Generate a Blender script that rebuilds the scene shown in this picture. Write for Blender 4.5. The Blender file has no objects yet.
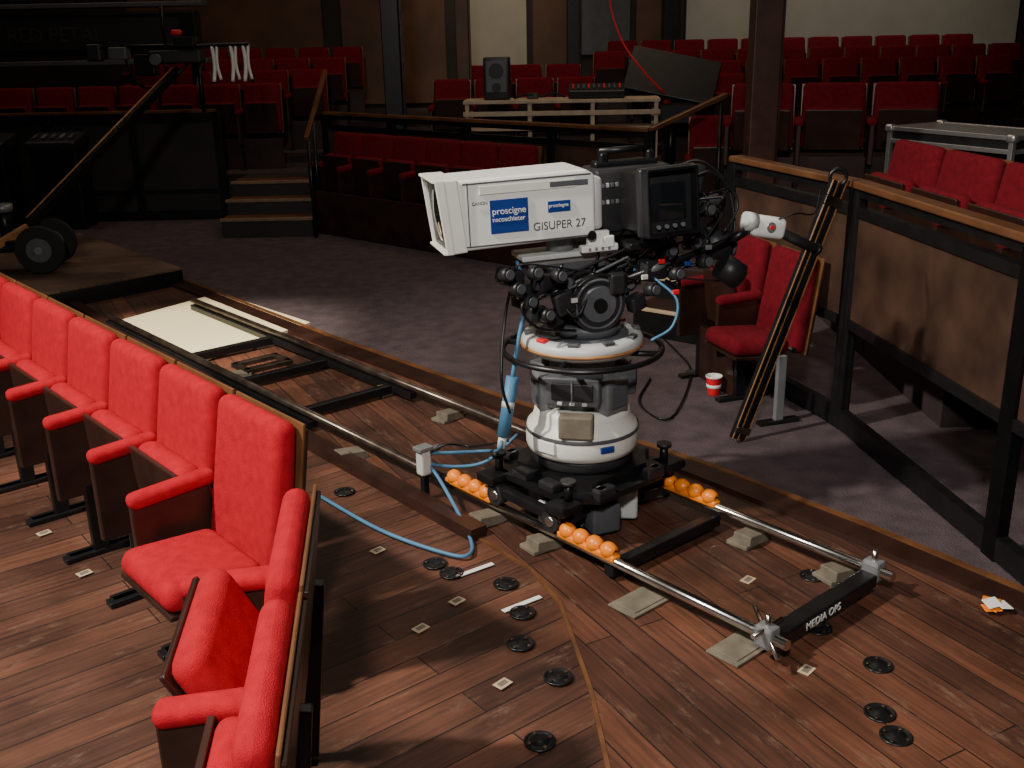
import bpy, bmesh, math, random
from mathutils import Vector, Matrix
random.seed(3)
rad=math.radians
# surveyed ground-plan positions in metres
P={}
P['rail']=[(.84,2.94,.1),(1.35,3.34,.1),(-2.74,8.08,.1),(-2.9,7.3,.1)]
P['ce']=[(-2.96,8.87,0),(-1.24,6.82,0),(-.07,5.51,0),(.88,4.52,0),(1.42,3.85,0),(1.83,3.28,0)]
P['ne']=[(-3.65,8.23,0),(-2.9,7.28,0),(-1.11,5.04,0),(-.44,4.23,0),(-.15,3.88,0),(.06,3.61,0),(.16,3.35,0),(.23,2.83,0),(.25,2.46,0)]
P['plat']=[(-4.94,10.03),(-4.32,10.44),(-2.77,8.66),(-3.81,7.59),(-3.92,8.54)]
P['seatrow']=[(-.65,2.93,0),(-2.46,5.02,0)]
P['row2']=[(-.55,2.53,0),(-.48,2.01,0),(-.42,1.41,0)]
P['ply']=[(-2.92,7.40),(-2.36,8.24),(-1.45,7.27),(-2.02,6.38)]
P['misc']=[(1.23,5.80),(1.70,3.24),(1.15,4.96),(1.66,5.11),(1.18,6.60)]
P['shim']=[(.45,3.34),(.75,3.03)]
P['sock']=[(-.32,3.67),(-.25,3.59),(-.04,3.50),(.02,3.29),(.01,3.09),(.13,2.89),(.06,2.57),(1.13,3.51),(1.12,3.31),(1.05,3.15),(1.18,2.92),(1.10,2.67),(1.11,2.56),(-.78,4.37),(-.62,4.53)]
P['lab']=[(-.05,2.86),(.94,2.90),(.88,3.49),(-.34,3.20),(-.22,3.38),(-.56,3.79),(-1.70,3.65),(-2.01,4.01)]
P['tape']=[(-.16,3.61),(.02,3.35)]
P['wedge']=[(.12,3.79),(.96,3.80),(-.12,4.02),(-.71,5.74),(-1.67,6.76),(.61,4.26),(1.23,3.50),(-.34,5.29),(-.81,4.76),(-1.67,6.06)]
P['cab']=[(-.40,4.27,.15),(-.31,4.23,.02),(-.19,3.88,.02),(-.19,3.71,.02),(-.30,3.74,.02),(-.57,3.95,.02),(-.89,4.31,.02),(.84,5.99,0),(.72,5.55,0),(.86,5.30,0),(1.10,6.07,0)]
P['R']=[(2.46,6.70),(2.57,6.13),(2.61,5.45),(2.95,9.65),(2.17,10.92),(2.06,10.09),(3.42,9.29),(3.67,7.85)]
P['midrow']=[(-1.84,11.43),(.21,9.59)]
P['midf']=[(-2.06,12.17),(1.25,9.29)]
P['st']=[(-3.04,10.98),(-2.08,10.85)]
V=Vector
# ---------------------------------------------------------------- materials
def mat(name,col,rough=.5,metal=0,var=.15,scale=12,bump=0,col2=None,coat=0,spec=None):
    m=bpy.data.materials.new(name); m.use_nodes=True; nt=m.node_tree; b=nt.nodes['Principled BSDF']
    b.inputs['Roughness'].default_value=rough; b.inputs['Metallic'].default_value=metal
    if spec is not None: b.inputs['Specular IOR Level'].default_value=spec
    if coat: b.inputs['Coat Weight'].default_value=coat
    tc=nt.nodes.new('ShaderNodeTexCoord'); n=nt.nodes.new('ShaderNodeTexNoise'); n.inputs['Scale'].default_value=scale; n.inputs['Detail'].default_value=5
    nt.links.new(tc.outputs['Object'],n.inputs['Vector'])
    r=nt.nodes.new('ShaderNodeValToRGB'); r.color_ramp.elements[0].position=.3; r.color_ramp.elements[1].position=.7
    c2=col2 or [min(1,c*(1+var)) for c in col]
    r.color_ramp.elements[0].color=(*[c*(1-var) for c in col],1); r.color_ramp.elements[1].color=(*c2,1)
    nt.links.new(n.outputs['Fac'],r.inputs['Fac']); nt.links.new(r.outputs['Color'],b.inputs['Base Color'])
    if bump:
        n2=nt.nodes.new('ShaderNodeTexNoise'); n2.inputs['Scale'].default_value=scale*12; nt.links.new(tc.outputs['Object'],n2.inputs['Vector'])
        bp=nt.nodes.new('ShaderNodeBump'); bp.inputs['Strength'].default_value=bump; bp.inputs['Distance'].default_value=.01
        nt.links.new(n2.outputs['Fac'],bp.inputs['Height']); nt.links.new(bp.outputs['Normal'],b.inputs['Normal'])
    return m
def plank(name,ang,c1,c2,pw=.11,pl=1.6):
    m=bpy.data.materials.new(name); m.use_nodes=True; nt=m.node_tree; b=nt.nodes['Principled BSDF']; N=nt.nodes.new; L=nt.links.new
    tc=N('ShaderNodeTexCoord'); mp=N('ShaderNodeMapping'); mp.inputs['Rotation'].default_value=(0,0,-ang); L(tc.outputs['Object'],mp.inputs['Vector'])
    br=N('ShaderNodeTexBrick'); br.inputs['Scale'].default_value=1; br.inputs['Brick Width'].default_value=pl; br.inputs['Row Height'].default_value=pw
    br.inputs['Mortar Size'].default_value=.003; br.inputs['Mortar Smooth'].default_value=.3; br.inputs['Bias'].default_value=0; br.offset=.37
    br.inputs['Color1'].default_value=(*c1,1); br.inputs['Color2'].default_value=(*c2,1); br.inputs['Mortar'].default_value=(.006,.003,.002,1)
    L(mp.outputs[0],br.inputs['Vector'])
    m2=N('ShaderNodeMapping'); m2.inputs['Scale'].default_value=(1.5,28,1); L(mp.outputs[0],m2.inputs['Vector'])
    n=N('ShaderNodeTexNoise'); n.inputs['Scale'].default_value=2; n.inputs['Detail'].default_value=8; L(m2.outputs[0],n.inputs['Vector'])
    n3=N('ShaderNodeTexNoise'); n3.inputs['Scale'].default_value=1.8; n3.inputs['Detail'].default_value=7; L(tc.outputs['Object'],n3.inputs['Vector'])
    mr=N('ShaderNodeMapRange'); mr.inputs['From Min'].default_value=.3; mr.inputs['From Max'].default_value=.7; mr.inputs['To Min'].default_value=.6; mr.inputs['To Max'].default_value=1.35; L(n.outputs['Fac'],mr.inputs['Value'])
    mr3=N('ShaderNodeMapRange'); mr3.inputs['From Min'].default_value=.3; mr3.inputs['From Max'].default_value=.7; mr3.inputs['To Min'].default_value=.4; mr3.inputs['To Max'].default_value=1.6; L(n3.outputs['Fac'],mr3.inputs['Value'])
    mu=N('ShaderNodeMath'); mu.operation='MULTIPLY'; L(mr.outputs[0],mu.inputs[0]); L(mr3.outputs[0],mu.inputs[1])
    vm=N('ShaderNodeVectorMath'); vm.operation='SCALE'; L(br.outputs['Color'],vm.inputs[0]); L(mu.outputs[0],vm.inputs['Scale'])
    m5=N('ShaderNodeMapping'); m5.inputs['Scale'].default_value=(1,3.0,1); L(mp.outputs[0],m5.inputs['Vector'])
    n4=N('ShaderNodeTexNoise'); n4.inputs['Scale'].default_value=4; n4.inputs['Detail'].default_value=12; n4.inputs['Roughness'].default_value=.82; L(m5.outputs[0],n4.inputs['Vector'])
    mr4=N('ShaderNodeMapRange'); mr4.inputs['From Min'].default_value=.545; mr4.inputs['From Max'].default_value=.68; mr4.inputs['To Max'].default_value=.75; L(n4.outputs['Fac'],mr4.inputs['Value'])
    mx=N('ShaderNodeMix'); mx.data_type='RGBA'; L(mr4.outputs[0],mx.inputs['Factor']); L(vm.outputs[0],mx.inputs[6]); mx.inputs[7].default_value=(.21,.125,.08,1); L(mx.outputs[2],b.inputs['Base Color'])
    rr=N('ShaderNodeMapRange'); rr.inputs['To Min'].default_value=.36; rr.inputs['To Max'].default_value=.75; L(n3.outputs['Fac'],rr.inputs['Value']); L(rr.outputs[0],b.inputs['Roughness'])
    bp=N('ShaderNodeBump'); bp.inputs['Strength'].default_value=.3; bp.inputs['Distance'].default_value=.004; L(br.outputs['Fac'],bp.inputs['Height']); bp.invert=True; L(bp.outputs[0],b.inputs['Normal'])
    return m
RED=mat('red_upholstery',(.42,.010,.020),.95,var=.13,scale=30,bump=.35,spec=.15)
REDD=mat('dimmed_red_upholstery',(.15,.006,.013),.95,var=.2,scale=30,bump=.4,spec=.15)  # same red cloth, colour darkened for the seats in dim light
WOODD=mat('dark_seat_wood',(.032,.013,.009),.35,var=.4,scale=6)
WOODE=mat('oak_trim',(.14,.058,.023),.35,var=.35,scale=8)
RAILW=mat('handrail_wood',(.13,.055,.025),.3,var=.3,scale=5)
PANEL=mat('veneer_panel',(.058,.030,.019),.5,var=.5,scale=4)
BLK=mat('black_metal',(.012,.012,.013),.35,.3,var=.3)
BLKP=mat('black_plastic',(.018,.018,.02),.45,var=.2,bump=.1)
RUB=mat('rubber',(.01,.01,.01),.8)
GREY=mat('grey_metal',(.25,.26,.27),.4,.4,var=.12)
DGREY=mat('dark_grey_plastic',(.09,.095,.105),.45,var=.12)
LGREY=mat('light_grey_paint',(.58,.59,.57),.4,var=.05)
WHITE=mat('white_paint',(.86,.86,.82),.35,var=.02)
CREAMP=mat('pale_casing',(.80,.79,.72),.4,var=.04)
STEEL=mat('steel_tube',(.66,.63,.58),.22,1,var=.1)
DSTEEL=mat('worn_dark_steel',(.13,.10,.08),.3,.8,var=.5,scale=10)
ORANGE=mat('orange_plastic',(.95,.25,.01),.35,var=.06)
BLUE=mat('blue_label',(.012,.045,.25),.4,var=.05)
BLUEC=mat('blue_cable',(.07,.20,.34),.5,var=.1)
PLY=mat('pale_plywood',(.92,.82,.52),.5,var=.05,scale=4)
TAUPE=mat('grey_wood_block',(.17,.145,.105),.7,var=.3)
GLASS=mat('dark_glass',(.01,.012,.014),.08,var=.1,coat=1)
CARPET=mat('carpet_weave',(.075,.052,.058),.95,var=.3,scale=9,bump=.8)
TIERM=mat('tier_carpet',(.035,.022,.022),.95,var=.25)
DWALL=mat('dark_wall',(.02,.016,.014),.7,var=.3,scale=2)
BWALL=mat('brown_wall_panel',(.09,.042,.02),.5,var=.35,scale=2)
PLAST=mat('pale_plaster',(.38,.36,.31),.8,var=.06,scale=3)
RCUP=mat('red_cup_paper',(.75,.02,.03),.4,var=.05)
CREAM=mat('cream_wood',(.50,.38,.25),.5,var=.15)
STEPW=mat('worn_step_edge',(.22,.14,.08),.5,var=.2)
ALU=mat('aluminium',(.65,.65,.65),.35,.8,var=.08)
TANM=mat('tan_edge',(.38,.18,.07),.45,var=.3)
SIGN=mat('faded_sign_letters',(.035,.035,.033),.6)
WOOD_R=plank('wood_planks_stage',rad(118),(.125,.044,.022),(.055,.020,.012))
WOOD_L=plank('wood_planks_side',rad(38),(.118,.044,.024),(.050,.019,.012),pw=.13)
WOOD_P=plank('wood_planks_platform',rad(10),(.13,.08,.05),(.095,.058,.036),pw=.6,pl=2.5)
# ---------------------------------------------------------------- mesh builder
class MB:
    def __init__(s): s.bm=bmesh.new(); s.mats=[]
    def mi(s,m):
        if m not in s.mats: s.mats.append(m)
        return s.mats.index(m)
    def add(s,t,m,X=None,smooth=False):
        if X is not None: t.transform(X)
        i=s.mi(m)
        for f in t.faces: f.material_index=i; f.smooth=smooth
        me=bpy.data.meshes.new('t'); t.to_mesh(me); t.free(); s.bm.from_mesh(me); bpy.data.meshes.remove(me)
    def box(s,c,sz,m,r=0,rot=None,seg=2,smooth=None,taper=None):
        t=bmesh.new(); bmesh.ops.create_cube(t,size=1)
        for v in t.verts:
            if taper and v.co.z>0: v.co.x*=taper[0]; v.co.y*=taper[1]
            v.co=V((v.co.x*sz[0],v.co.y*sz[1],v.co.z*sz[2]))
        if r: bmesh.ops.bevel(t,geom=t.edges[:],offset=min(r,min(sz)*.48),segments=seg,profile=.5,affect='EDGES')
        X=Matrix.Translation(V(c)) @ (rot.to_4x4() if rot is not None else Matrix.Identity(4))
        s.add(t,m,X,(r>0 and seg>2) if smooth is None else smooth)
    def cyl(s,p0,p1,r0,m,r1=None,n=20,bev=0):
        r1=r0 if r1 is None else r1; p0=V(p0); p1=V(p1); d=p1-p0; L=d.length
        t=bmesh.new(); bmesh.ops.create_cone(t,cap_ends=True,segments=n,radius1=r0,radius2=r1,depth=L)
        X=Matrix.Translation((p0+p1)/2) @ d.to_track_quat('Z','Y').to_matrix().to_4x4()
        t.transform(X); i=s.mi(m)
        for f in t.faces: f.material_index=i; f.smooth=(len(f.verts)==4 and n>6)
        me=bpy.data.meshes.new('t'); t.to_mesh(me); t.free(); s.bm.from_mesh(me); bpy.data.meshes.remove(me)
    def lathe(s,prof,m,c=(0,0,0),rot=None,n=40,smooth=True):
        t=bmesh.new(); rings=[]
        for r,z in prof:
            rings.append([t.verts.new((r*math.cos(2*math.pi*k/n),r*math.sin(2*math.pi*k/n),z)) for k in range(n)] if r>1e-5 else [t.verts.new((0,0,z))])
        for a,b in zip(rings,rings[1:]):
            for k in range(n):
                q=[]
                for v in (a[k%len(a)],a[(k+1)%len(a)],b[(k+1)%len(b)],b[k%len(b)]):
                    if v not in q: q.append(v)
                if len(q)>2: t.faces.new(q)
        bmesh.ops.recalc_face_normals(t,faces=t.faces[:])
        s.add(t,m,Matrix.Translation(V(c)) @ (rot.to_4x4() if rot is not None else Matrix.Identity(4)),smooth)
    def torus(s,c,R,r,m,rot=None,n=48):
        s.lathe([(R+r*math.cos(a),r*math.sin(a)) for a in [2*math.pi*k/10 for k in range(11)]],m,c,rot,n)
    def tube(s,pts,r,m,n=8,sub=6):
        p=[V(q) for q in pts]
        if sub>1 and len(p)>2:
            e=[p[0]*2-p[1]]+p+[p[-1]*2-p[-2]]; o=[]
            for i in range(1,len(e)-2):
                for k in range(sub):
                    t=k/sub; a,b,c,d=e[i-1],e[i],e[i+1],e[i+2]
                    o.append(.5*((2*b)+(c-a)*t+(2*a-5*b+4*c-d)*t*t+(3*b-a-3*c+d)*t**3))
            o.append(p[-1]); p=o
        t=bmesh.new(); rings=[]; up=V((.13,.21,.97))
        for i,q in enumerate(p):
            d=(p[min(i+1,len(p)-1)]-p[max(i-1,0)]).normalized(); x=(up-d*up.dot(d)).normalized(); up=x; y=d.cross(x)
            rings.append([t.verts.new(q+x*r*math.cos(2*math.pi*k/n)+y*r*math.sin(2*math.pi*k/n)) for k in range(n)])
        for a,b in zip(rings,rings[1:]):
            for k in range(n): t.faces.new((a[k],a[(k+1)%n],b[(k+1)%n],b[k]))
        t.faces.new(rings[0][::-1]); t.faces.new(rings[-1]); s.add(t,m,None,True)
    def prism(s,poly,z0,z1,m,X=None):
        t=bmesh.new(); a=[t.verts.new((p[0],p[1],z0)) for p in poly]; b=[t.verts.new((p[0],p[1],z1)) for p in poly]; n=len(poly)
        t.faces.new(a[::-1]); t.faces.new(b)
        for k in range(n): t.faces.new((a[k],a[(k+1)%n],b[(k+1)%n],b[k]))
        bmesh.ops.recalc_face_normals(t,faces=t.faces[:]); s.add(t,m,X)
    def beam(s,p0,p1,w,h,m,r=0):
        p0=V(p0);p1=V(p1);d=p1-p0; X=d.normalized(); Y=V((0,0,1)).cross(X).normalized(); Z=X.cross(Y)
        s.box((p0+p1)/2,(d.length,w,h),m,r,rot=Matrix((X,Y,Z)).transposed())
    def mesh(s,name):
        me=bpy.data.meshes.new(name); s.bm.to_mesh(me); s.bm.free()
        for m in s.mats: me.materials.append(m)
        return me
    def obj(s,name,loc=(0,0,0),rz=0,parent=None): return inst(s.mesh(name),name,loc,rz,parent)
def inst(me,name,loc=(0,0,0),rz=0,parent=None):
    o=bpy.data.objects.new(name,me); bpy.context.collection.objects.link(o); o.location=loc; o.rotation_euler=(0,0,rz)
    if parent: o.parent=parent
    return o
def RX(a): return Matrix.Rotation(rad(a),3,'X')
def RY(a): return Matrix.Rotation(rad(a),3,'Y')
def RZ(a): return Matrix.Rotation(rad(a),3,'Z')
def text(body,size,m,X,parent,name,ext=.001):
    c=bpy.data.curves.new(name,'FONT'); c.body=body; c.size=size; c.extrude=ext; c.align_x='LEFT'
    o=bpy.data.objects.new(name,c); c.materials.append(m); bpy.context.collection.objects.link(o); o.parent=parent; o.matrix_local=X
    return o
CZ=-.03  # carpet level
# ---------------------------------------------------------------- floor
b=MB(); b.prism([(-12,-3),(9,-3),(9,19),(-12,19)],CZ-.1,CZ,CARPET); b.obj('floor')
ce=[V(p) for p in P['ce']]; ne=[V(p) for p in P['ne']]
dA=(ce[1]-ce[0]).normalized(); dB=(ce[-1]-ce[-2]).normalized()
a0=ce[0]-dA*4; e0=ce[-1]+dB*2.2
b=MB(); b.prism([a0.to_tuple()[:2]]+[p[:2] for p in ce]+[e0[:2],(e0.x,-2),(-9,-2),(-9,a0.y)],CZ,0,WOOD_L); b.obj('floor_wood_side')
nb=ne[-1]+(ne[-1]-ne[-2])*2.5
b=MB(); b.prism([p[:2] for p in ce]+[e0[:2],(e0.x,-1.5),nb[:2]]+[p[:2] for p in ne[::-1]],0,.006,WOOD_R); b.obj('floor_wood_stage')
def strip(name,ps,w,z0,h,m):
    b=MB()
    for p,q in zip(ps,ps[1:]): b.beam((p[0],p[1],z0+h/2),(q[0],q[1],z0+h/2),w,h,m)
    return b.obj(name)
n2=lambda p,k:(p[0]+.748*k,p[1]+.664*k,0)
strip('trim_1',[n2(p,.05) for p in ce]+[n2(e0,.05)],.03,CZ,.065,WOODE)
strip('trim_2',[n2(p,-.03) for p in ce]+[n2(e0,-.03)],.12,0,.03,WOODD)
strip('trim_3',ne[:5],.08,0,.055,WOODD)
strip('trim_4',ne[4:]+[nb],.014,0,.009,WOODE)
pl=P['plat']
b=MB(); b.prism([(-9,pl[0][1]),pl[1][:2],pl[2][:2],(pl[3][0],pl[3][1]),(-9,pl[3][1]-1)],CZ,.135,BLK)
b.prism([(-9,pl[0][1]),pl[1][:2],pl[2][:2],(pl[3][0],pl[3][1]),(-9,pl[3][1]-1)],.135,.15,WOOD_P); b.obj('wooden_platform')
b=MB(); b.prism([p[:2] for p in P['ply']],.008,.028,PLY); b.obj('plywood_sheet')
# ---------------------------------------------------------------- seats
def seat(fold,red=RED,plinth=False,D=.31,hz=.41,arm2=False):
    b=MB(); w=.405
    b.box((0,.035,.63),(w,.09,.52),red,.035,RX(-8),4,taper=(.96,.8))
    b.box((0,.078,.62),(w+.004,.010,.52),WOODE,.004,RX(-8)); b.box((0,.087,.61),(w,.012,.50),WOODD,.003,RX(-8))
    R=RX(-fold); h=V((0,-.03,hz))
    b.box(h+R@V((0,-D/2,.0)),(.365,D,.09),red,.04,R,4,taper=(.95,.95))
    b.box(h+R@V((0,-D/2,-.052)),(.35,D-.02,.018),WOODD,.005,R)
    b.cyl((-.2,-.03,hz-.01),(.2,-.03,hz-.01),.016,BLK,n=10)
    A=min(D,.31)-.03
    for x in ((-.213,.213) if arm2 else (-.213,)):
        b.box((x,.01-A/2,.60),(.06,A,.055),red,.024,RX(3),4)
        b.box((x,.0-A/2,.43),(.03,A-.03,.32),WOODD,.006)
        b.box((x,-.10,.16),(.032,.06,.30),BLK,.004); b.box((x,-.10,.012),(.05,.28,.022),BLK,.004)
        b.box((x,.06,.30),(.03,.05,.56),BLK,.004,RX(-6))
    if not plinth and not arm2: 
        b.box((.20,-.10,.19),(.03,.05,.38),GREY,.004); b.box((.20,-.10,.012),(.05,.24,.022),BLK,.004)
    elif plinth: b.box((0,-.1,.16),(.43,.05,.32),WOODD,.004)
    return b.mesh('theatre_seat')
M_UP=seat(87,D=.27,hz=.36); M_DN=seat(4); M_HALF=seat(62)
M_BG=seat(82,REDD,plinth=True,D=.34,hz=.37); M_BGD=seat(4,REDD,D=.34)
def place(me,p,face,z=0,sc=1):
    f=V((face[0],face[1])).normalized(); Yx,Yy=-f.x,-f.y
    o=inst(me,'theatre_seat',(p[0],p[1],z),math.atan2(-Yx,Yy)); o.scale=(sc,sc,sc); return o
sr=P['seatrow']; d=(V(sr[-1])-V(sr[0])); L=d.length/6; d.normalize(); fc=V((-d.y,d.x,0))
if fc.x>0: fc=-fc
for i in range(8):
    c=V(sr[0])+d*L*(i+.5)+fc*.09
    o=place(M_DN if i==0 else M_UP,c,fc); o.scale=(L/.43,L/.43,1)
r2=[V(p) for p in P['row2']]; d2=(r2[2]-r2[0]); L2=d2.length/2; d2.normalize(); f2=V((d2.y,-d2.x,0))
if f2.x>0: f2=-f2
for i in range(2):
    c=r2[0]+d2*L2*(i+.5)+f2*.09; o=place(M_HALF if i==0 else M_UP,c,f2); o.scale=(L2/.43,1,1)
# ---------------------------------------------------------------- track
A,B,C,D=[V(p) for p in P['rail']]
t=((C-B).normalized()+(D-A).normalized()).normalized(); t.z=0; n=V((t.y,-t.x,0)); n=n if n.x>0 else -n
G=(B-A).dot(n); ang=math.atan2(n.y,n.x)
b=MB(); LT=5.75
for x in (0,G):
    b.cyl((x,-.05,.10),(x,1.75,.10),.019,STEEL,n=16); b.cyl((x,1.75,.10),(x,LT,.10),.021,DSTEEL,n=16)
    b.box((x,2.9+(LT-2.9)/2,.05),(.05,LT-2.9,.04),BLK,.005)
    b.cyl((x,1.70,.10),(x,1.78,.10),.026,BLK,n=16)
b.box((G/2,.03,.075),(G-.05,.07,.05),BLK,.008)
for y in (.75,3.1,3.8,4.5): b.box((G/2,y,.05),(G,.05,.05),BLK,.006)
for x in (0,G):
    b.box((x,.03,.10),(.06,.07,.08),GREY,.012); b.cyl((x,.03,.10),(x,.03,.18),.010,STEEL,n=10)
b.cyl((-.08,.03,.13),(.08,.03,.13),.009,STEEL,n=10); b.cyl((-.05,-.05,.07),(.05,.12,.15),.008,STEEL,n=10)
b.box((G*.5,4.15,.05),(.32,.05,.03),DSTEEL,.005); b.box((G*.5,3.98,.05),(.32,.05,.03),DSTEEL,.005); b.box((G*.5-.14,4.06,.05),(.04,.2,.03),DSTEEL,.005); b.box((G*.5+.14,4.06,.05),(.04,.2,.03),DSTEEL,.005)
trk=b.obj('camera_dolly_track',(A.x,A.y,0),ang)
text('MEDIA OPS',.042,WHITE,Matrix.Translation((.17,-.007,.06)) @ Matrix.Rotation(math.pi/2,4,'X'),trk,'lettering')
for x,y in ((0,1.58),(0,.86),(G,.90)):
    b=MB(); 
    for k in range(4): b.lathe([(.0,-.034),(.018,-.032),(.031,-.014),(.033,.004),(.025,.028),(.012,.034)],ORANGE,(0,(k-1.5)*.074,.018),RX(90),16)
    b.box((0,0,-.004),(.046,.31,.03),ORANGE,.01,None,3)
    q=A+n*x+t*y; b.obj('orange_wheel_chock',(q.x,q.y,.118),ang)
for i,p in enumerate(P['wedge']):
    b=MB(); b.box((0,0,.025),(.13,.085,.045),TAUPE,.004,RY(6)); b.box((0,.01,.01),(.17,.10,.018),TAUPE,.003); b.obj('wooden_wedge',(p[0],p[1],.006),ang+random.uniform(-.2,.2))
for p in P['shim']:
    b=MB(); b.box((0,0,.006),(.20,.13,.008),TAUPE,.002); b.box((0,0,.012),(.16,.10,.005),TAUPE,.002); b.obj('shim_plate',(p[0],p[1],.006),ang)
# ---------------------------------------------------------------- pedestal
PC=A+n*(G/2)+t*1.22
g=G/2
b=MB()
def octo(h,c): return [(-h+c,-h),(h-c,-h),(h,-h+c),(h,h-c),(h-c,h),(-h+c,h),(-h,h-c),(-h,-h+c)]
b.prism(octo(g*.90,.11),.215,.24,BLK); b.prism(octo(.235,.09),.24,.285,BLK)
for sx in (-1,1):
    b.box((sx*g,0,.175),(.045,.44,.04),BLK,.008)
    for sy in (-1,1):
        b.cyl((sx*g-.025,sy*.17,.155),(sx*g+.025,sy*.17,.155),.045,RUB,n=24); b.cyl((sx*g-.03,sy*.17,.155),(sx*g+.03,sy*.17,.155),.022,STEEL,n=16)
        b.box((sx*g*.96,sy*.21,.22),(.12,.11,.04),BLK,.012); b.cyl((sx*(g-.04),sy*.21,.24),(sx*(g-.04),sy*.21,.31),.018,BLK,n=12); b.cyl((sx*(g-.04),sy*.21,.31),(sx*(g-.04),sy*.21,.325),.032,BLKP,n=12)
        b.beam((sx*.12,sy*.12,.12),(sx*(g-.04),sy*.2,.16),.06,.05,BLK,.006)
        b.box((sx*g*.45,sy*g*.84,.25),(.10,.05,.05),BLKP,.01); b.box((sx*g*.80,sy*g*.25,.255),(.06,.09,.04),BLKP,.01)
        b.cyl((sx*.16,sy*.27,.24),(sx*.16,sy*.27,.275),.02,GREY,n=12)
        b.cyl((sx*.10,sy*.10,.006),(sx*.10,sy*.10,.05),.03,BLK,n=14)
b.cyl((0,0,.03),(0,0,.21),.17,BLKP,n=32)
for k in range(6):
    a=k*math.pi/3+.2; b.box((.19*math.cos(a),.19*math.sin(a),.09),(.10,.13,.13),LGREY if k%2 else DGREY,.015,RZ(math.degrees(a)),3)
b.lathe([(0,.27),(.20,.28),(.215,.30),(.215,.335),(.20,.35)],BLKP)
b.lathe([(.20,.335),(.228,.345),(.235,.37),(.235,.425),(.228,.45),(.210,.465),(.20,.50),(.195,.525),(.16,.535),(0,.535)],CREAMP)
b.lathe([(.237,.425),(.2385,.43),(.2385,.437),(.237,.442)],DGREY)
b.cyl((0,0,.53),(0,0,.76),.135,GREY,n=32)
for k in range(3):
    a=-ang+rad(-105+120*k)
    b.box((.15*math.cos(a),.15*math.sin(a),.635),(.10,.22,.12),DGREY,.012,RZ(math.degrees(a)),3)
    b.box((.205*math.cos(a),.205*math.sin(a),.64),(.012,.17,.07),BLKP,.004,RZ(math.degrees(a)))
    b.box((.213*math.cos(a),.213*math.sin(a),.64),(.006,.006,.10),GREY,.001,RZ(math.degrees(a)))
    for kk in (-.05,0,.05): b.box((.205*math.cos(a)-kk*math.sin(a),.205*math.sin(a)+kk*math.cos(a),.59),(.012,.02,.012),LGREY,.002,RZ(math.degrees(a)))
    a2=a+rad(58); b.box((.16*math.cos(a2),.16*math.sin(a2),.60),(.08,.13,.15),GREY,.012,RZ(math.degrees(a2)),3)
    b.box((.203*math.cos(a2),.203*math.sin(a2),.60),(.01,.09,.09),DGREY,.004,RZ(math.degrees(a2)))
a=-ang+rad(-100)
b.box((.215*math.cos(a),.215*math.sin(a),.50),(.06,.14,.10),TAUPE,.01,RZ(math.degrees(a)))
b.box((.237*math.cos(a-.55),.237*math.sin(a-.55),.40),(.012,.09,.05),WHITE,.003,RZ(math.degrees(a-.55)))
b.box((.237*math.cos(a+.55),.237*math.sin(a+.55),.40),(.012,.06,.025),BLUE,.003,RZ(math.degrees(a+.55)))
b.lathe([(0,.745),(.10,.745),(.22,.765),(.245,.785),(.25,.81),(.24,.83),(.205,.84),(.195,.825),(.15,.82),(0,.82)],LGREY)
b.lathe([(.247,.786),(.2535,.79),(.2535,.797),(.247,.802)],TANM)
b.lathe([(.13,.821),(.19,.826),(.19,.834),(.13,.834)],DGREY)
b.torus((0,0,.765),.325,.012,BLK)
for k in range(4):
    a=k*math.pi/2+.5; b.cyl((.1*math.cos(a),.1*math.sin(a),.75),(.325*math.cos(a),.325*math.sin(a),.765),.012,BLK,n=10)
for k in range(10):
    a=k*.63; b.box((.222*math.cos(a),.222*math.sin(a),.84),(.03,.045,.014),DGREY if k%5 else RCUP,.004,RZ(math.degrees(a)))
ped=b.obj('camera_pedestal_dolly',(PC.x,PC.y,0),ang)
cp=V(P['cab'][0])
b=MB(); b.box((0,0,.0),(.055,.05,.12),LGREY,.01); b.box((0,0,.065),(.075,.06,.02),GREY,.004); b.cyl((0,0,.02),(.10,.02,.04),.016,GREY,n=12); b.box((0,0,-.115),(.03,.03,.12),BLK,.004)
b.obj('cable_connector_box',(cp.x,cp.y,.19),ang)
cb=[V(p) for p in P['cab']]
b=MB(); b.tube([cp+V((0,0,.05)),cb[1]+V((-.02,0,.10)),cb[2],cb[3],cb[4],cb[5],cb[6]],.0085,BLUEC)
top=PC+V((-.26,-.12,.74)); bot=PC+V((-.33,-.20,.36))
b.tube([cp+V((.02,0,.08)),cp+V((.12,.05,.06)),cp+V((.28,.06,.06)),bot+V((-.02,0,-.06)),bot],.008,BLUEC)
b.tube([cp+V((.02,0,.03)),cp+V((.14,.03,.0)),cp+V((.28,.04,.02)),cp+V((.42,.1,.12))],.008,BLUEC)
b.tube([cp+V((.0,0,.06)),cp+V((.10,.0,.12)),cp+V((.22,.02,.10)),bot+V((.02,0,-.02))],.005,BLK)
b.cyl(bot,bot+(top-bot)*.62,.026,BLUEC,n=16); b.cyl(bot+(top-bot)*.3,bot+(top-bot)*.36,.0265,LGREY,n=16); b.cyl(bot-(top-bot)*.12,bot,.018,LGREY,n=16)
b.tube([bot+(top-bot)*.6,top,top+V((.03,.05,.15)),top+V((.0,.08,.30))],.009,BLUEC)
b.tube([bot+V((.03,0,.1)),bot+V((.0,-.03,.25)),top+V((-.05,0,.1)),top+V((.0,.0,.3))],.006,BLK)
b.obj('blue_camera_cable')
b=MB(); k=[V((p[0],p[1],CZ+.01)) for p in P['cab'][7:]]
b.tube([k[0],k[1],k[2],k[3],k[3]+V((-.02,.5,0)),k[3]+V((-.1,1.0,0))],.006,BLK); b.box(k[3],(.05,.05,.03),BLKP,.005); b.obj('power_cable')
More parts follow.
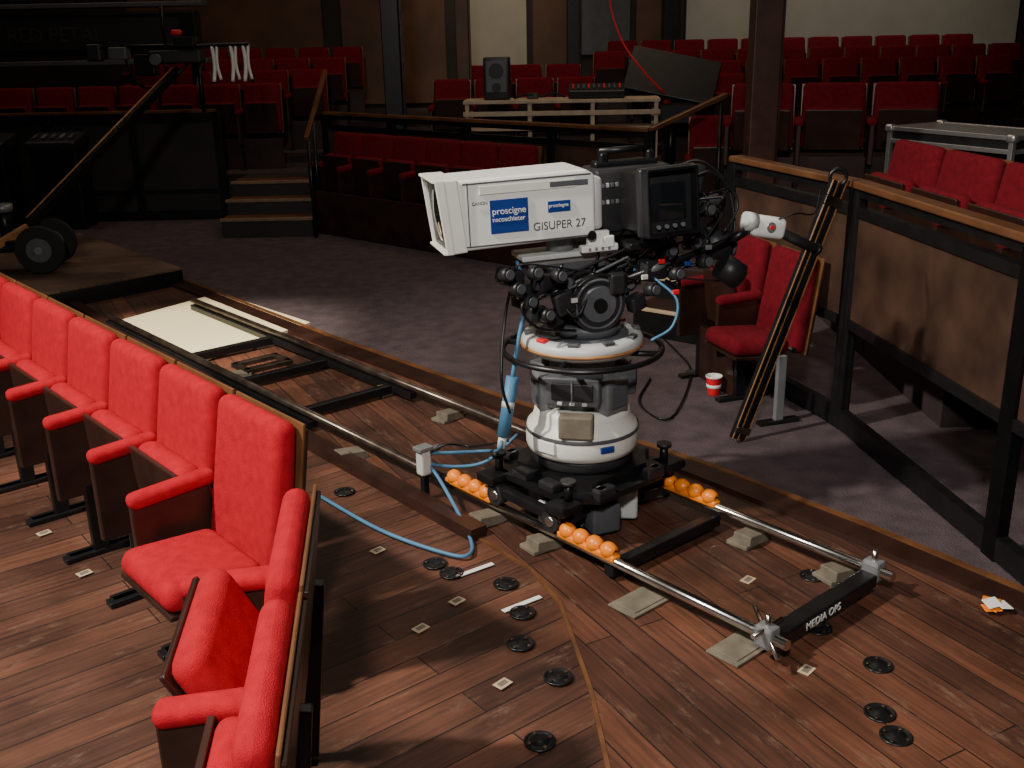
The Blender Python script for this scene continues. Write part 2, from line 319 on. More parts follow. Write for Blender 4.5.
# ---------------------------------------------------------------- television camera (local X = towards operator)
cam_r=rad(16)
b=MB()
def sideprism(prof,y0,y1,m,r=.012):
    tb=bmesh.new(); a=[tb.verts.new((p[0],y0,p[1])) for p in prof]; c=[tb.verts.new((p[0],y1,p[1])) for p in prof]; N=len(prof)
    tb.faces.new(a); tb.faces.new(c[::-1])
    for k in range(N): tb.faces.new((a[k],c[k],c[(k+1)%N],a[(k+1)%N]))
    bmesh.ops.recalc_face_normals(tb,faces=tb.faces[:])
    if r: bmesh.ops.bevel(tb,geom=tb.edges[:],offset=r,segments=3,profile=.5,affect='EDGES')
    b.add(tb,m,None,False)
sideprism([(-.60,1.235),(-.02,1.245),(0,1.27),(0,1.50),(-.04,1.525),(-.60,1.52)],-.135,.135,WHITE,.014)
sideprism([(-.64,1.228),(-.57,1.232),(-.60,1.527),(-.665,1.527)],-.139,.139,CREAMP,.006)
for s in (-1,1):
    sideprism([(-.66,1.228),(-.63,1.228),(-.655,1.527),(-.695,1.527)],s*.134-.006,s*.134+.006,CREAMP,.003)
b.box((-.650,0,1.233),(.045,.27,.010),CREAMP,.002); b.box((-.680,0,1.522),(.045,.27,.010),CREAMP,.002)
sideprism([(-.648,1.235),(-.640,1.235),(-.662,1.52),(-.672,1.52)],-.13,.13,BLK,0)
b.lathe([(.120,-.02),(.120,.0),(.110,.008),(.0,.02)],GLASS,(-.652,0,1.378),RY(-94))
b.box((-.30,-.137,1.475),(.42,.006,.035),CREAMP,.002); b.box((-.12,-.139,1.475),(.17,.006,.022),DGREY,.002)
b.box((-.30,-.136,1.505),(.56,.006,.006),DGREY,.001); b.box((-.30,-.136,1.253),(.56,.006,.005),DGREY,.001); b.box((-.56,-.136,1.38),(.005,.006,.26),DGREY,.001)
b.box((-.385,-.137,1.365),(.165,.004,.135),BLUE); b.box((-.165,-.137,1.385),(.10,.004,.045),BLUE)
b.box((.02,0,1.375),(.05,.22,.22),LGREY,.02,None,3)
b.box((.02,-.10,1.23),(.10,.03,.06),WHITE,.006); b.box((.02,-.11,1.19),(.17,.04,.03),WHITE,.006); b.cyl((-.02,-.14,1.25),(-.02,-.09,1.25),.02,BLK,n=14)
b.box((.06,-.12,1.215),(.05,.03,.05),WHITE,.006)
b.box((.02,.10,1.21),(.14,.03,.09),WHITE,.006)
for x in (-.03,0,.03,.06): b.cyl((x,-.135,1.19),(x,-.128,1.19),.007,GREY,n=8)
b.box((-.10,0,1.165),(.44,.17,.022),LGREY,.005); b.box((-.10,0,1.14),(.36,.13,.03),ALU,.005); b.box((-.06,0,1.11),(.26,.12,.035),DGREY,.006)
b.cyl((-.12,0,1.17),(-.12,0,1.24),.06,GREY,n=20)
# pan and tilt head
b.cyl((0,0,.79),(0,0,.90),.11,BLKP,n=32); b.cyl((0,0,.80),(0,0,.85),.15,DGREY,n=32)
b.box((0,0,.97),(.20,.15,.20),BLKP,.03,None,3); b.box((-.02,0,1.06),(.30,.12,.06),BLKP,.01)
for s in (-1,1):
    b.cyl((.0,s*.07,.955),(.0,s*.15,.955),.125,BLKP,n=36); b.cyl((.0,s*.15,.955),(.0,s*.165,.955),.085,DGREY,r1=.075,n=36); b.cyl((0,s*.16,.955),(0,s*.18,.955),.03,BLK,n=20)
    b.torus((0,s*.152,.955),.105,.006,DGREY,RX(90))
    for kx,kz in ((-.15,1.0),(.16,1.02),(-.13,1.06)): b.cyl((kx,s*.05,kz),(kx,s*.12,kz),.035,BLKP,n=16); b.cyl((kx,s*.12,kz),(kx,s*.135,kz),.02,DGREY,n=12)
# camera body
b.box((.21,.03,1.37),(.36,.19,.27),BLKP,.015,None,3); b.box((.20,.03,1.515),(.30,.06,.03),BLK,.01); b.box((.10,.03,1.54),(.04,.05,.05),BLK,.01); b.box((.32,.03,1.54),(.04,.05,.05),BLK,.01); b.cyl((.08,.03,1.57),(.34,.03,1.57),.014,BLK,n=12)
b.box((.42,.03,1.36),(.08,.17,.24),DGREY,.012,None,3)
for k in range(8): b.box((.06+.022*(k%4),-.068,1.44-.07*(k//4)),(.014,.01,.018),(GREY,LGREY,DGREY,GREY)[k%4],.002)
# viewfinder
vb=V((.235,-.19,1.385)); Rv=RZ(8)@RX(-4)
b.box(vb,(.22,.17,.24),BLK,.012,Rv,3)
b.box(vb+Rv@V((0,-.10,0)),(.26,.05,.28),BLKP,.015,Rv,3)
b.box(vb+Rv@V((0,-.127,.0)),(.17,.008,.15),GLASS,.02,Rv,3)
for s in (-1,1): b.box(vb+Rv@V((s*.118,-.14,0)),(.012,.06,.26),BLK,.003,Rv); b.box(vb+Rv@V((0,-.14,s*.13)),(.24,.06,.012),BLK,.003,Rv)
for q in (-.06,-.02,.02,.06): b.cyl(vb+Rv@V((q,-.13,-.098)),vb+Rv@V((q,-.145,-.098)),.009,GREY,n=10)
b.cyl((.20,-.18,1.20),(.20,-.18,1.27),.02,BLK,n=12); b.box((.20,-.12,1.20),(.16,.2,.03),BLK,.006)
# pan bars + demands
def bar(y,x1,z1): b.cyl((.08,y,1.04),(x1,y,z1),.015,BLK,n=14); b.box((.08,y,1.04),(.07,.05,.09),BLKP,.01); b.cyl((.22,y,1.08),(.30,y,1.10),.022,GREY,n=14)
bar(-.16,.62,1.17); bar(.16,.50,1.14)
b.box((.80,-.17,1.215),(.17,.075,.095),WHITE,.025,RY(12),4); b.cyl((.69,-.17,1.25),(.74,-.17,1.24),.042,LGREY,n=20); b.cyl((.62,-.17,1.17),(.72,-.17,1.22),.02,BLK,n=14)
b.cyl((.80,-.215,1.22),(.80,-.20,1.22),.022,GREY,n=16); b.cyl((.80,-.22,1.22),(.80,-.214,1.22),.010,RCUP,n=12); b.cyl((.86,-.17,1.19),(1.06,-.17,1.09),.023,RUB,n=16); b.cyl((1.055,-.17,1.093),(1.07,-.17,1.085),.027,BLK,n=16)
b.cyl((.54,-.06,1.15),(.66,-.08,1.13),.07,BLKP,n=24); b.cyl((.52,-.06,1.15),(.54,-.06,1.15),.08,BLK,n=24); b.cyl((.66,-.08,1.13),(.68,-.08,1.128),.05,DGREY,n=24)
b.cyl((.52,.16,1.17),(.66,.16,1.12),.03,BLKP,n=14)
b.cyl((.56,-.2,1.08),(.64,-.22,1.02),.06,BLKP,n=22); b.cyl((.64,-.22,1.02),(.65,-.223,1.012),.045,GLASS,n=22)
for c,sz in (((-.22,-.10,1.07),(.13,.08,.07)),((-.30,-.03,1.0),(.10,.09,.10)),((-.16,-.14,.98),(.09,.06,.10)),((-.38,-.08,1.10),(.11,.08,.07)),((-.27,-.10,.93),(.09,.07,.07)),((-.20,-.10,.90),(.08,.07,.06)),((.26,-.14,1.08),(.12,.07,.09)),((.36,-.06,1.14),(.10,.08,.07)),((.46,-.10,1.24),(.09,.06,.08)),((.50,.08,1.36),(.10,.07,.10)),((.20,.12,1.02),(.14,.07,.10)),((.52,-.02,1.43),(.07,.06,.12)),((.56,-.08,1.30),(.08,.06,.06)),((.18,-.14,.94),(.08,.06,.07)),((.62,-.02,1.30),(.06,.05,.10))):
    b.box(c,sz,BLKP,.012,RZ(random.uniform(-25,25))@RY(random.uniform(-20,20)),3)
for c in ((-.42,-.12,1.12),(-.38,-.14,1.06),(-.33,-.14,1.00),(-.26,-.16,.94),(-.20,-.16,1.10),(-.30,-.14,1.12),(.33,-.19,1.06),(.42,-.17,1.18),(.30,-.18,1.16),(.52,-.10,1.30),(.22,-.18,1.0),(.46,-.2,1.10)):
    b.cyl(c,V(c)+V((.015,-.05,.01)),.028,BLKP,n=14); b.cyl(V(c)+V((.015,-.05,.01)),V(c)+V((.017,-.058,.01)),.02,DGREY,n=14)
for c,m in (((.28,-.19,1.12),RCUP),((-.12,-.17,.99),LGREY),((.4,-.2,1.10),BLUE),((.36,-.2,1.21),LGREY),((-.28,-.15,1.10),LGREY),((.2,-.19,1.06),LGREY),((.5,-.2,1.16),GREY),((-.36,-.15,1.03),GREY),((.33,-.23,.99),RCUP)): b.box(c,(.03,.012,.02),m,.003)
for i in range(24):
    x0=random.uniform(-.4,.5); x1=random.uniform(.0,.62)
    p0=V((x0,random.uniform(-.14,.1),random.uniform(.98,1.15))); p3=V((x1,random.uniform(-.15,.1),random.uniform(1.08,1.4)))
    p1=p0+V((random.uniform(-.1,.1),random.uniform(-.06,-.0),random.uniform(-.10,.05))); p2=p3+V((random.uniform(.0,.10),random.uniform(-.08,0),random.uniform(-.12,.05)))
    b.tube([p0,p1,p2,p3],random.choice((.004,.006,.007)),random.choice((BLK,BLK,BLK,RUB,GREY,BLK,BLUEC)))
b.tube([(.45,-.05,1.42),(.56,-.08,1.46),(.66,-.10,1.38),(.68,-.12,1.30),(.60,-.14,1.20)],.006,BLK)
b.tube([(.42,.05,1.46),(.55,.0,1.50),(.66,-.05,1.40),(.68,-.1,1.22),(.62,-.14,1.12)],.005,BLK)
b.tube([(.84,-.20,1.25),(.92,-.22,1.27),(1.02,-.2,1.26),(1.08,-.15,1.35)],.004,BLK)
b.tube([(-.2,-.14,1.05),(-.36,-.18,1.0),(-.30,-.2,.90),(-.12,-.18,.86)],.006,BLK); b.tube([(.25,-.17,1.05),(.33,-.24,.96),(.30,-.26,.85),(.2,-.26,.80)],.006,BLUEC)
tv=b.obj('television_camera',(PC.x+.04,PC.y+.01,.10),cam_r); tv.scale=(.89,.92,.92); tv.rotation_euler=(0,rad(-1.5),cam_r)
Xs=lambda x,z:Matrix.Translation((x,-.1405,z)) @ Matrix.Rotation(math.pi/2,4,'X')
text('proscigne',.038,WHITE,Xs(-.46,1.375),tv,'label_text_1'); text('nscoschieter',.028,WHITE,Xs(-.46,1.345),tv,'label_text_2')
text('GISUPER 27',.047,DGREY,Xs(-.285,1.295),tv,'label_text_3'); text('CANON',.018,DGREY,Xs(-.545,1.42),tv,'label_text_4')
text('prosciegne',.020,WHITE,Xs(-.212,1.383),tv,'label_text_5')
# ---------------------------------------------------------------- right fence
line=[(1.36,6.3),(1.73,5.15),(1.905,3.70)]
dl=(V(line[2])-V(line[1])); line.append(tuple(V(line[2])+dl*.9))
def fence(name,line,zt,zb=CZ,pan=(.45,1.1),step=1.3,cap=RAILW,panel=PANEL,full=False):
    b=MB()
    for p,q in zip(line,line[1:]):
        P0=V((*p,0));Q0=V((*q,0)); Ld=(Q0-P0).length; k=max(1,round(Ld/step))
        b.beam(P0+V((0,0,zt)),Q0+V((0,0,zt)),.09,.035,cap,.008); b.beam(P0+V((0,0,zt-.04)),Q0+V((0,0,zt-.04)),.04,.04,BLK)
        b.beam(P0+V((0,0,zb+.06)),Q0+V((0,0,zb+.06)),.05,.10,BLK)
        b.beam(P0+V((0,0,pan[0])),Q0+V((0,0,pan[0])),.05,.05,BLK); b.beam(P0+V((0,0,pan[1])),Q0+V((0,0,pan[1])),.05,.05,BLK)
        b.beam(P0+V((0,0,(pan[0]+pan[1])/2)),Q0+V((0,0,(pan[0]+pan[1])/2)),.02,pan[1]-pan[0],panel)
        if full: b.beam(P0+V((0,0,(pan[0]+zb)/2)),Q0+V((0,0,(pan[0]+zb)/2)),.015,pan[0]-zb,DWALL)
        for j in range(k+1):
            c=P0.lerp(Q0,j/k); b.box((c.x,c.y,(zt+zb)/2),(.09,.055,zt-zb),BLK,.005,RZ(math.degrees(math.atan2((Q0-P0).y,(Q0-P0).x))))
    return b.obj(name)
fence('balustrade',line,1.25,pan=(.55,1.12))
dF=(V(line[1])-V(line[0])).normalized(); nF=V((dF.y,-dF.x)); nF=nF if nF.x<0 else -nF
for i in range(2):
    c=V(line[1])-dF*(.36+.46*i)+nF*.17; o=place(M_BGD if i==0 else M_BG,(c.x,c.y),nF,CZ,1.0)
# leaning channel boards with light edges
mp=P['misc']; b=MB(); p0=V((mp[2][0],mp[2][1],CZ+.02)); fp=V((*mp[3],0)); p1=V((fp.x-.05,fp.y,1.27))
dn=(p1-p0).normalized(); sx_=V((.9,.44,0)); sx_=(sx_-dn*sx_.dot(dn)).normalized(); nz=dn.cross(sx_)
if nz.y>0: nz=-nz
Rb=Matrix((dn,sx_,nz)).transposed(); mid=(p0+p1)/2; Lb=(p1-p0).length
for s in (-.026,.026):
    b.box(mid+sx_*s,(Lb,.040,.03),BLK,.005,Rb)
    b.box(mid+sx_*(s+.017)+nz*.016,(Lb,.006,.004),TANM,0,Rb)
b.box(mid-sx_*.044+nz*.016,(Lb,.005,.004),TANM,0,Rb)
b.torus(p1+V((.0,0,.02)),.04,.010,BLK,RX(90)); b.box(p0+dn*.05+nz*.018,(.035,.10,.012),DSTEEL,.003,Rb); b.box(p0+dn*(Lb-.1)+nz*.018,(.05,.11,.014),DSTEEL,.003,Rb)
b.obj('ramp_channel')
# cup, wrapper
b=MB(); b.lathe([(0,0),(.032,0),(.034,.004),(.046,.10),(.046,.108)],RCUP,n=28); b.lathe([(.046,.106),(.049,.108),(.049,.115),(.045,.116),(.042,.10),(.030,.01),(0,.01)],WHITE,n=28); b.lathe([(.0385,.045),(.0425,.047),(.0435,.065),(.041,.066)],WHITE,n=28)
b.obj('paper_cup',(1.17,5.70,CZ))
b=MB()
for i in range(5): b.box((random.uniform(-.03,.03),random.uniform(-.02,.02),.006+.005*i),(.06,.045,.004),ORANGE if i not in (2,4) else WHITE,.002,RZ(i*50)@RX(random.uniform(-18,18)))
b.obj('crumpled_wrapper',(mp[1][0],mp[1][1],.018))
# sockets and labels
b=MB(); b.lathe([(0,0),(.048,0),(.048,.004),(.043,.006),(.041,.003),(.028,.003),(.026,.006),(0,.006)],BLK,n=28)
for k in range(4): b.cyl((.035*math.cos(k*1.57),.035*math.sin(k*1.57),.003),(.035*math.cos(k*1.57),.035*math.sin(k*1.57),.008),.006,DSTEEL,n=8)
sm=b.mesh('floor_socket')
for p in P['sock']: inst(sm,'floor_socket',(p[0],p[1],.006),random.random()*3)
b=MB(); b.box((0,0,.002),(.055,.04,.003),CREAM,.001); b.box((0,0,.004),(.035,.02,.002),TAUPE); lm=b.mesh('floor_label')
for p in P['lab']: inst(lm,'floor_label',(p[0],p[1],.006),ang+.1)
b=MB(); b.box((0,0,.001),(.17,.022,.002),WHITE); tm=b.mesh('tape_strip')
for p in P['tape']: inst(tm,'tape_strip',(p[0],p[1],.007),ang-.1)
b=MB(); b.box((0,.3,.09),(.5,.6,.18),BLK,.005); b.box((0,.3,.19),(.52,.62,.02),WOODD,.004); b.box((0,0,.19),(.52,.03,.022),CREAM,.003); b.box((0,.45,.26),(.5,.3,.14),BLK,.005); b.box((0,.45,.34),(.52,.32,.02),WOODD,.004); b.box((0,.30,.34),(.52,.03,.022),CREAM,.003)
b.obj('wooden_step',(1.05,6.85,CZ),rad(-38))
# ---------------------------------------------------------------- tiers + background seating
def tz(i): return .34+.12*i
def tier(name,x0,x1,y0,y1,z): b=MB(); b.box(((x0+x1)/2,(y0+y1)/2,(z+CZ)/2),(x1-x0,y1-y0,z-CZ),TIERM); b.box(((x0+x1)/2,y0+.015,z-.02),(x1-x0,.04,.045),WOODD); return b.obj(name)
for i in range(5):
    y0=11.3+1.05*i; z=tz(i)
    if i==0: tier('seating_tier',-1.98,8,y0,y0+1.05,z)
    else: tier('seating_tier',-11,8,y0,(y0+1.05 if i<4 else 17.6),z)
def row(x0,x1,y,z,face=(0,-1),sp=.5,skip=()):
    k=int((x1-x0)/sp)
    for j in range(k):
        if j in skip: continue
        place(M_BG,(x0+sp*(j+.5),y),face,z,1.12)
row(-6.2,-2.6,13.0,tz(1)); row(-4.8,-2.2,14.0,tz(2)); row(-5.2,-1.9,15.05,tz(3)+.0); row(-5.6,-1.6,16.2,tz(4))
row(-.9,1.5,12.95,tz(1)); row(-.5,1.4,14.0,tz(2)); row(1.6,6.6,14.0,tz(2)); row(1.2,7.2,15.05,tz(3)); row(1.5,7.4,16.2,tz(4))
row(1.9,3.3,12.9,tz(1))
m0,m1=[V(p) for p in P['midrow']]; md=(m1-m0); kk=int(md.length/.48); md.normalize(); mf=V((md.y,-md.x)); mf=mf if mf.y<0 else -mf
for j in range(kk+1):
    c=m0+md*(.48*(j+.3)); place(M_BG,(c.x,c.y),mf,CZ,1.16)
b=MB(); 
s0=m0+V((mf.x,mf.y))*.34; s1=m1+md*.5+V((mf.x,mf.y))*.34
b.beam((s0.x,s0.y,.20),(s1.x,s1.y,.20),.04,.44,WOODD,.005); b.obj('seat_row_kickboard')
q=[V((*p,0)) for p in P['midf']]
fence('balustrade',[(q[0].x,q[0].y),(q[1].x,q[1].y)],1.15,pan=(.5,1.0),step=1.2,full=True)
b=MB(); b.beam((q[1].x,q[1].y,1.15),(q[1].x+.75,q[1].y+.5,1.4),.06,.045,RAILW,.01); b.cyl((q[1].x+.7,q[1].y+.45,CZ),(q[1].x+.7,q[1].y+.45,1.36),.02,BLK); b.obj('handrail')
fence('balustrade',[(-10.5,12.2),(-6.2,12.2),(-3.3,12.2)],1.2,pan=(.3,1.1),panel=DWALL,step=1.1,full=True)
s=[V((*p,0)) for p in P['st']]
b=MB()
for i in range(3):
    b.box(((s[0].x+s[1].x)/2,(s[0].y+.3*i+12.33)/2,(.155*(i+1)+CZ)/2),((s[1].x-s[0].x),12.33-s[0].y-.3*i,.155*(i+1)-CZ),DWALL,.003)
    b.box(((s[0].x+s[1].x)/2,s[0].y+.3*i+.015,.155*(i+1)),((s[1].x-s[0].x)+.02,.06,.03),STEPW,.004)
    b.box(((s[0].x+s[1].x)/2,s[0].y+.3*i+.16,.155*(i+1)+.004),((s[1].x-s[0].x),.28,.008),WOODE,.002)
b.obj('stair_flight')
x=s[1].x+.05
b=MB(); b.cyl((x,s[0].y-.1,CZ),(x,s[0].y-.1,1.05),.02,BLK); b.cyl((x,s[0].y+.25,CZ),(x,s[0].y+.25,1.15),.02,BLK); b.beam((x,s[0].y-.2,1.0),(x,s[0].y+1.25,1.6),.05,.045,RAILW,.01); b.obj('handrail')
b=MB(); b.box((5.2,7.3,(.32+CZ)/2),(5.9,4.4,.32-CZ),TIERM); b.obj('seating_tier')
b=MB(); b.box((5.3,10.4,(.5+CZ)/2),(5.4,1.75,.5-CZ),TIERM); b.obj('seating_tier')
R=[V(p) for p in P['R']]
rd=(R[2]-R[0]); rl=rd.length/2; rd.normalize(); rf=V((-rd.y,rd.x)); rf=rf if rf.x<0 else -rf
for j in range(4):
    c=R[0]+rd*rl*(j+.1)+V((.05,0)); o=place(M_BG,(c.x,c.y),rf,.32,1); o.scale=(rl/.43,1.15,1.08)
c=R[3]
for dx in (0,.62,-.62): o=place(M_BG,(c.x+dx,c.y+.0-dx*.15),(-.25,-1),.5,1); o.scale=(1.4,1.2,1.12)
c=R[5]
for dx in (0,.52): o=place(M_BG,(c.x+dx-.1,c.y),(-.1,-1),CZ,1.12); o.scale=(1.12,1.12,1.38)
# metal framed road case on legs
b=MB(); cw=1.15; ch=.42
b.box((0,0,ch-.05),(cw,.6,.10),BLKP,.004); b.box((0,0,ch+.006),(cw,.6,.012),ALU,.003); b.box((0,.1,ch-.22),(cw-.1,.36,.22),BLK,.01)
for sx_ in (-1,1):
    for sy_ in (-1,1): b.box((sx_*cw/2,sy_*.3,(ch-.43)/2),(.04,.04,ch+.43),ALU,.004)
    for z in (-.38,ch-.10,ch): b.box((sx_*cw/2,0,z),(.035,.6,.035),ALU,.004); b.box((0,sx_*.3,z),(cw,.035,.035),ALU,.004)
    for sy_ in (-1,1): b.box((sx_*cw/2,sy_*.3,ch),(.08,.08,.06),ALU,.02,None,3)
b.obj('flight_case',(3.72,8.45,.75),rad(-62))
# desk + equipment
dw=2.1; da=rad(-4); dc=V((.60,11.65,0)); dx_=V((math.cos(da),math.sin(da),0)); zt=1.27; z0=tz(0)
b=MB(); b.box((0,0,zt),(dw,.45,.035),CREAM,.004); b.box((0,-.22,zt-.12),(dw,.025,.05),CREAM,.004); b.box((0,-.1,zt-.28),(dw,.35,.03),CREAM,.004)
for x in (-.48,-.16,.16,.48): b.box((x*dw,-.19,(zt+z0)/2),(.045,.04,zt-z0),CREAM,.004); b.box((x*dw,.19,(zt+z0)/2),(.045,.04,zt-z0),CREAM,.004)
b.obj('production_desk',(dc.x,dc.y,0),da)
def at(f,off=0): p=dc+dx_*dw*(f-.5); return (p.x,p.y+off)
b=MB(); b.box((0,0,.22),(.28,.22,.44),BLKP,.02,None,3); b.box((0,-.115,.24),(.22,.01,.32),DGREY,.005); b.cyl((0,-.12,.30),(0,-.13,.30),.08,BLK); b.cyl((0,-.12,.13),(0,-.13,.13),.05,BLK); b.obj('loudspeaker',(*at(.17),zt+.018),da)
b=MB(); b.box((0,0,.075),(.60,.35,.08),BLKP,.01,RX(10)); b.box((0,.1,.03),(.5,.1,.06),BLKP,.005)
for i in range(10): b.box((-.25+.055*i,-.05,.125),(.02,.16,.02),DGREY if i%3 else RCUP,.003,RX(10))
b.obj('mixing_console',(*at(.68),zt+.018),da)
b=MB(); b.tube([(-.3,0,.01),(-.15,-.06,.05),(0,.02,.02),(.12,-.05,.06),(.25,0,.015)],.012,RUB); b.box((-.1,0,.03),(.12,.1,.06),BLKP,.008); b.obj('coiled_cables',(*at(.40),zt+.018),da)
b=MB(); b.box((0,0,.50),(1.0,.06,.55),BLK,.01,RX(-35)@RY(14)); b.box((0,0,.1),(.5,.4,.2),BLK,.01); b.cyl((-.3,0,0),(-.3,0,.4),.02,BLK); b.cyl((.3,0,0),(.3,0,.4),.02,BLK); b.cyl((0,0,-.63),(0,0,.1),.05,BLK); b.obj('tilted_monitor_screen',(1.85,12.0,.98),da)
b=MB(); b.tube([(1.15,11.9,7.0),(1.15,11.9,3.2),(1.12,11.9,2.4),(1.25,11.85,1.9),(1.5,11.8,1.55),(1.75,11.85,1.3)],.012,RCUP); b.obj('hanging_red_cable')
# ---------------------------------------------------------------- shell
b=MB(); b.box((-1.5,17.75,3.5),(21,.3,7.4),DWALL)
def wp(x0,x1,z0,z1,m,y=17.58): b.box(((x0+x1)/2,y,(z0+z1)/2),(x1-x0,.06,z1-z0),m)
wp(2.9,8.2,1.4,4,PLAST); wp(-.65,.35,.9,4,PLAST); wp(-2.6,-.95,.9,4,BWALL); wp(.45,1.0,1.2,4,BWALL); wp(1.15,2.0,1.6,3.2,DGREY); wp(2.1,2.8,1.6,3.2,BWALL); wp(-6,-2.9,1.0,4,BWALL)
b.obj('wall_back')
b=MB(); b.box((-11.6,8,3.5),(.3,22,7.4),DWALL); b.obj('wall_left')
b=MB(); b.box((8.6,8,3.5),(.3,22,7.4),DWALL); b.obj('wall_right')
b=MB(); b.box((-1.5,8,7.2),(21,22,.2),DWALL); b.obj('ceiling')
def column(x,y,w,z0=CZ,m=BLK): b=MB(); b.box((0,0,(7.1+z0)/2),(w,w,7.1-z0),m,.01); b.box((0,0,z0+.06),(w+.05,w+.05,.12),m,.008); b.box((w/2+.012,0,3.5),(.02,w*.5,7),m,.003); b.obj('column',(x,y,0))
column(1.75,7.35,.19,m=WOODD); column(-1.2,11.6,.19,tz(0)); column(-.52,13.45,.16,tz(2),BWALL); column(1.05,16.8,.2,tz(4)); column(2.55,16.9,.25,tz(4))
# ---------------------------------------------------------------- left: camera crane, display sign
wc=V((*P['plat'][4],0)) 
b=MB()
for y in (-.18,.22):
    b.cyl((0,y-.04,.20),(0,y+.04,.20),.19,RUB,n=36); b.cyl((0,y-.045,.20),(0,y+.045,.20),.10,DGREY,n=28); b.cyl((0,y-.06,.20),(0,y+.06,.20),.03,GREY,n=16)
    b.torus((0,y,.20),.17,.03,RUB,RX(90))
b.box((-.35,.02,.22),(.7,.25,.10),BLK,.015); b.box((-.55,.02,.42),(.25,.25,.35),BLKP,.02,None,3); b.cyl((-.3,.02,.2),(-.3,.02,.55),.05,BLK)
b.cyl((-.3,.02,.5),(-.3,.02,.56),.08,GREY)
b.obj('crane_dolly_base',(wc.x-.0,wc.y+.2,.15),rad(8))
b=MB(); c0=V((wc.x-.15,wc.y+.25,.50)); c1=c0+V((.92,1.7,1.20))
b.beam(c0,c1,.04,.075,BLK,.01); b.beam(c0+V((.0,-.022,.0)),c1+V((0,-.022,.0)),.006,.05,TANM); b.cyl(c0+V((0,0,.08)),c1+V((0,0,.07)),.008,TANM)
b.beam(c0,c0-V((.5,.65,.3)),.04,.075,TANM,.01)
b.box(c1+V((.0,0,.12)),(.5,.2,.12),BLKP,.02); b.box(c1+V((.1,0,.25)),(.2,.15,.10),BLK,.02); b.box(c1+V((.05,-.1,.34)),(.10,.06,.05),RCUP,.02,None,3); b.box(c1+V((-.3,0,.05)),(.2,.16,.2),BLK,.02)
b.box(c1+V((-.55,0,.16)),(.18,.14,.12),DGREY,.02); b.box(c1+V((-.78,0,.17)),(.14,.12,.16),BLKP,.02); b.cyl(c1+V((-.15,-.12,.1)),c1+V((-.15,-.22,.1)),.05,DGREY)
b.tube([c1+V((-.5,0,.1)),c1+V((-.35,-.05,-.15)),c1+V((-.1,-.05,-.1)),c1+V((.1,0,.05))],.012,BLK)
b.cyl(c1+V((-.9,0,.22)),c1+V((.7,0,.22)),.02,BLK,n=10); b.cyl(c1+V((.2,0,.1)),c1+V((.2,0,-.4)),.02,BLK,n=10); b.cyl(c1+V((-.1,0,.2)),c1+V((-.1,0,.6)),.015,BLK,n=10)
for dx in (.34,.52,.64): b.tube([c1+V((dx,0,.22)),c1+V((dx+.01,.01,.05)),c1+V((dx-.01,0,-.12))],.018,WHITE); b.tube([c1+V((dx+.05,0,.22)),c1+V((dx+.04,-.01,.04)),c1+V((dx+.06,0,-.10))],.014,WHITE)
b.obj('camera_crane_arm')
b=MB(); b.box((0,0,.35),(3.0,.25,.5),BLK,.02); b.box((0,-.13,.35),(2.6,.01,.36),BLKP); b.box((0,0,.02),(3.2,.3,.06),DGREY,.01); b.box((0,0,.68),(3.2,.3,.06),DGREY,.01)
for x in (-1.4,1.4): b.cyl((x,0,-1.12),(x,0,.05),.04,BLK,n=12)
for x in (-1.2,-.6,0,.6,1.2): b.cyl((x,.1,.7),(x+.3,.1,1.3),.02,BLK,n=8)
b.beam((-1.6,.1,1.3),(1.6,.1,1.3),.05,.05,BLK)
sc=b.obj('display_sign_truss',(-5.25,13.5,1.70)); text('RED PETAL',.24,SIGN,Matrix.Translation((-.80,-.14,.27)) @ Matrix.Rotation(math.pi/2,4,'X'),sc,'sign_letters')
for x,y,w in ((-5.9,11.85,.7),(-5.0,11.85,.5)):
    b=MB(); b.box((0,0,.45),(w,.35,.9),BLK,.01); b.box((0,-.02,.95),(w*1.1,.4,.12),BLKP,.02,RX(12)); 
    for k in range(5): b.box((-w*.4+k*w*.2,-.08,1.02),(.03,.12,.02),GREY if k%2 else DGREY,.003,RX(12))
    b.obj('control_desk',(x,y,CZ))
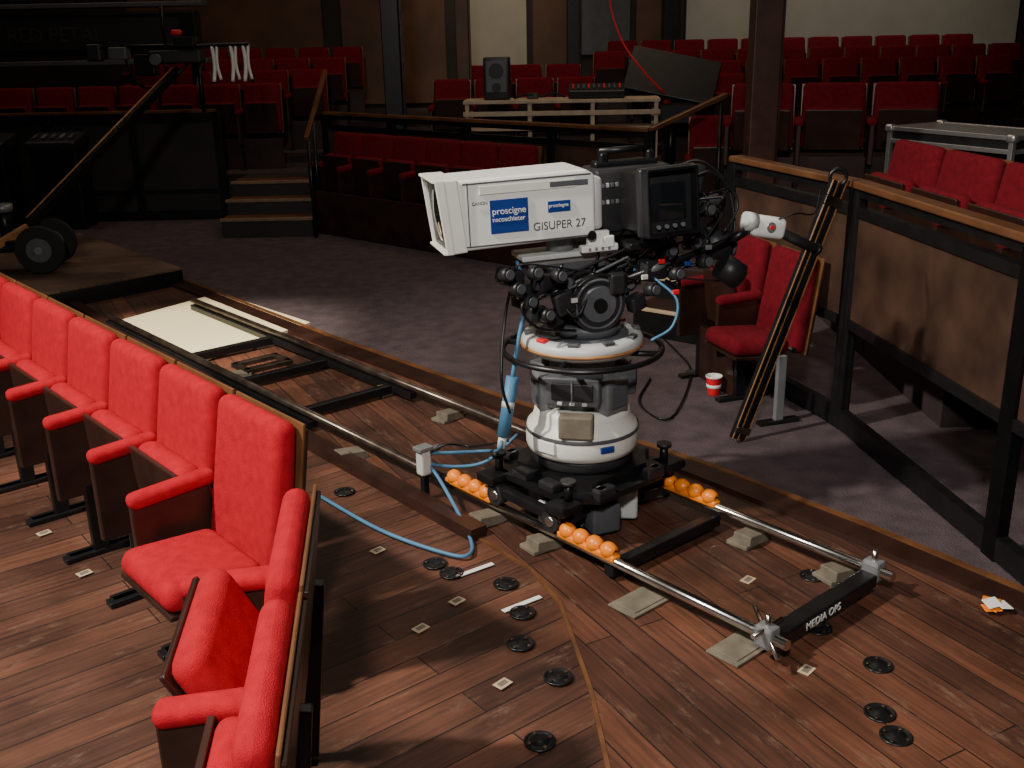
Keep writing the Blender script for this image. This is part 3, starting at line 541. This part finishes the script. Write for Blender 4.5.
# ---------------------------------------------------------------- lights
def light(kind,name,loc,tgt,e,col,size=.3,**k):
    l=bpy.data.lights.new(name,kind); l.energy=e; l.color=col; o=bpy.data.objects.new(name,l); bpy.context.collection.objects.link(o); o.location=loc
    o.rotation_euler=(V(tgt)-V(loc)).to_track_quat('-Z','Y').to_euler()
    if kind=='AREA': l.size=size
    else: l.shadow_soft_size=size
    if kind=='SPOT': l.spot_size=rad(k.get('cone',60)); l.spot_blend=k.get('blend',.5)
    return o
light('SPOT','stage_spot_key',(-4.2,2.1,5.4),(.0,3.8,.2),2300,(1,.93,.82),.15,cone=70,blend=.7)
light('SPOT','stage_spot_platform',(-4.8,3.0,5.8),(-2.3,6.9,0),4400,(1,.90,.74),.1,cone=17,blend=.6)
light('SPOT','added_front_fill',(-.4,-1.6,4.4),(.2,4.4,.4),950,(1,.96,.92),.25,cone=75,blend=.8)  # added fill standing in for a camera flash, no stage lamp there
light('AREA','house_light_back',(1.0,12.5,6.8),(1,13.5,0),95,(1,.75,.55),4)
light('AREA','house_light_left',(-5.5,12,6.8),(-5,13,0),50,(1,.75,.6),3)
light('AREA','house_light_mid',(.5,7,6.8),(.5,7,0),45,(1,.85,.7),3)
light('SPOT','wall_washer_right',(5,14.8,6.6),(5.2,17.6,2.6),280,(1,.94,.8),.3,cone=80,blend=.8)
light('SPOT','wall_washer_mid',(-.2,15.2,6.4),(-.2,17.6,2.4),320,(1,.85,.6),.2,cone=45,blend=.8)
light('SPOT','house_spot_right',(1.5,5.5,6.6),(3,7.2,1),90,(1,.85,.7),.2,cone=60,blend=.8)
w=bpy.data.worlds.new('world'); bpy.context.scene.world=w; w.use_nodes=True; w.node_tree.nodes['Background'].inputs[0].default_value=(.5,.45,.42,1); w.node_tree.nodes['Background'].inputs[1].default_value=.05
# ---------------------------------------------------------------- camera
cam=bpy.data.cameras.new('camera'); co=bpy.data.objects.new('camera',cam); bpy.context.collection.objects.link(co)
cam.lens=36.56
co.matrix_world=Matrix.Translation((0,0,2.0)) @ Matrix.Rotation(rad(90-18.8),4,'X') @ Matrix.Rotation(rad(-1.2),4,'Z')
bpy.context.scene.camera=co
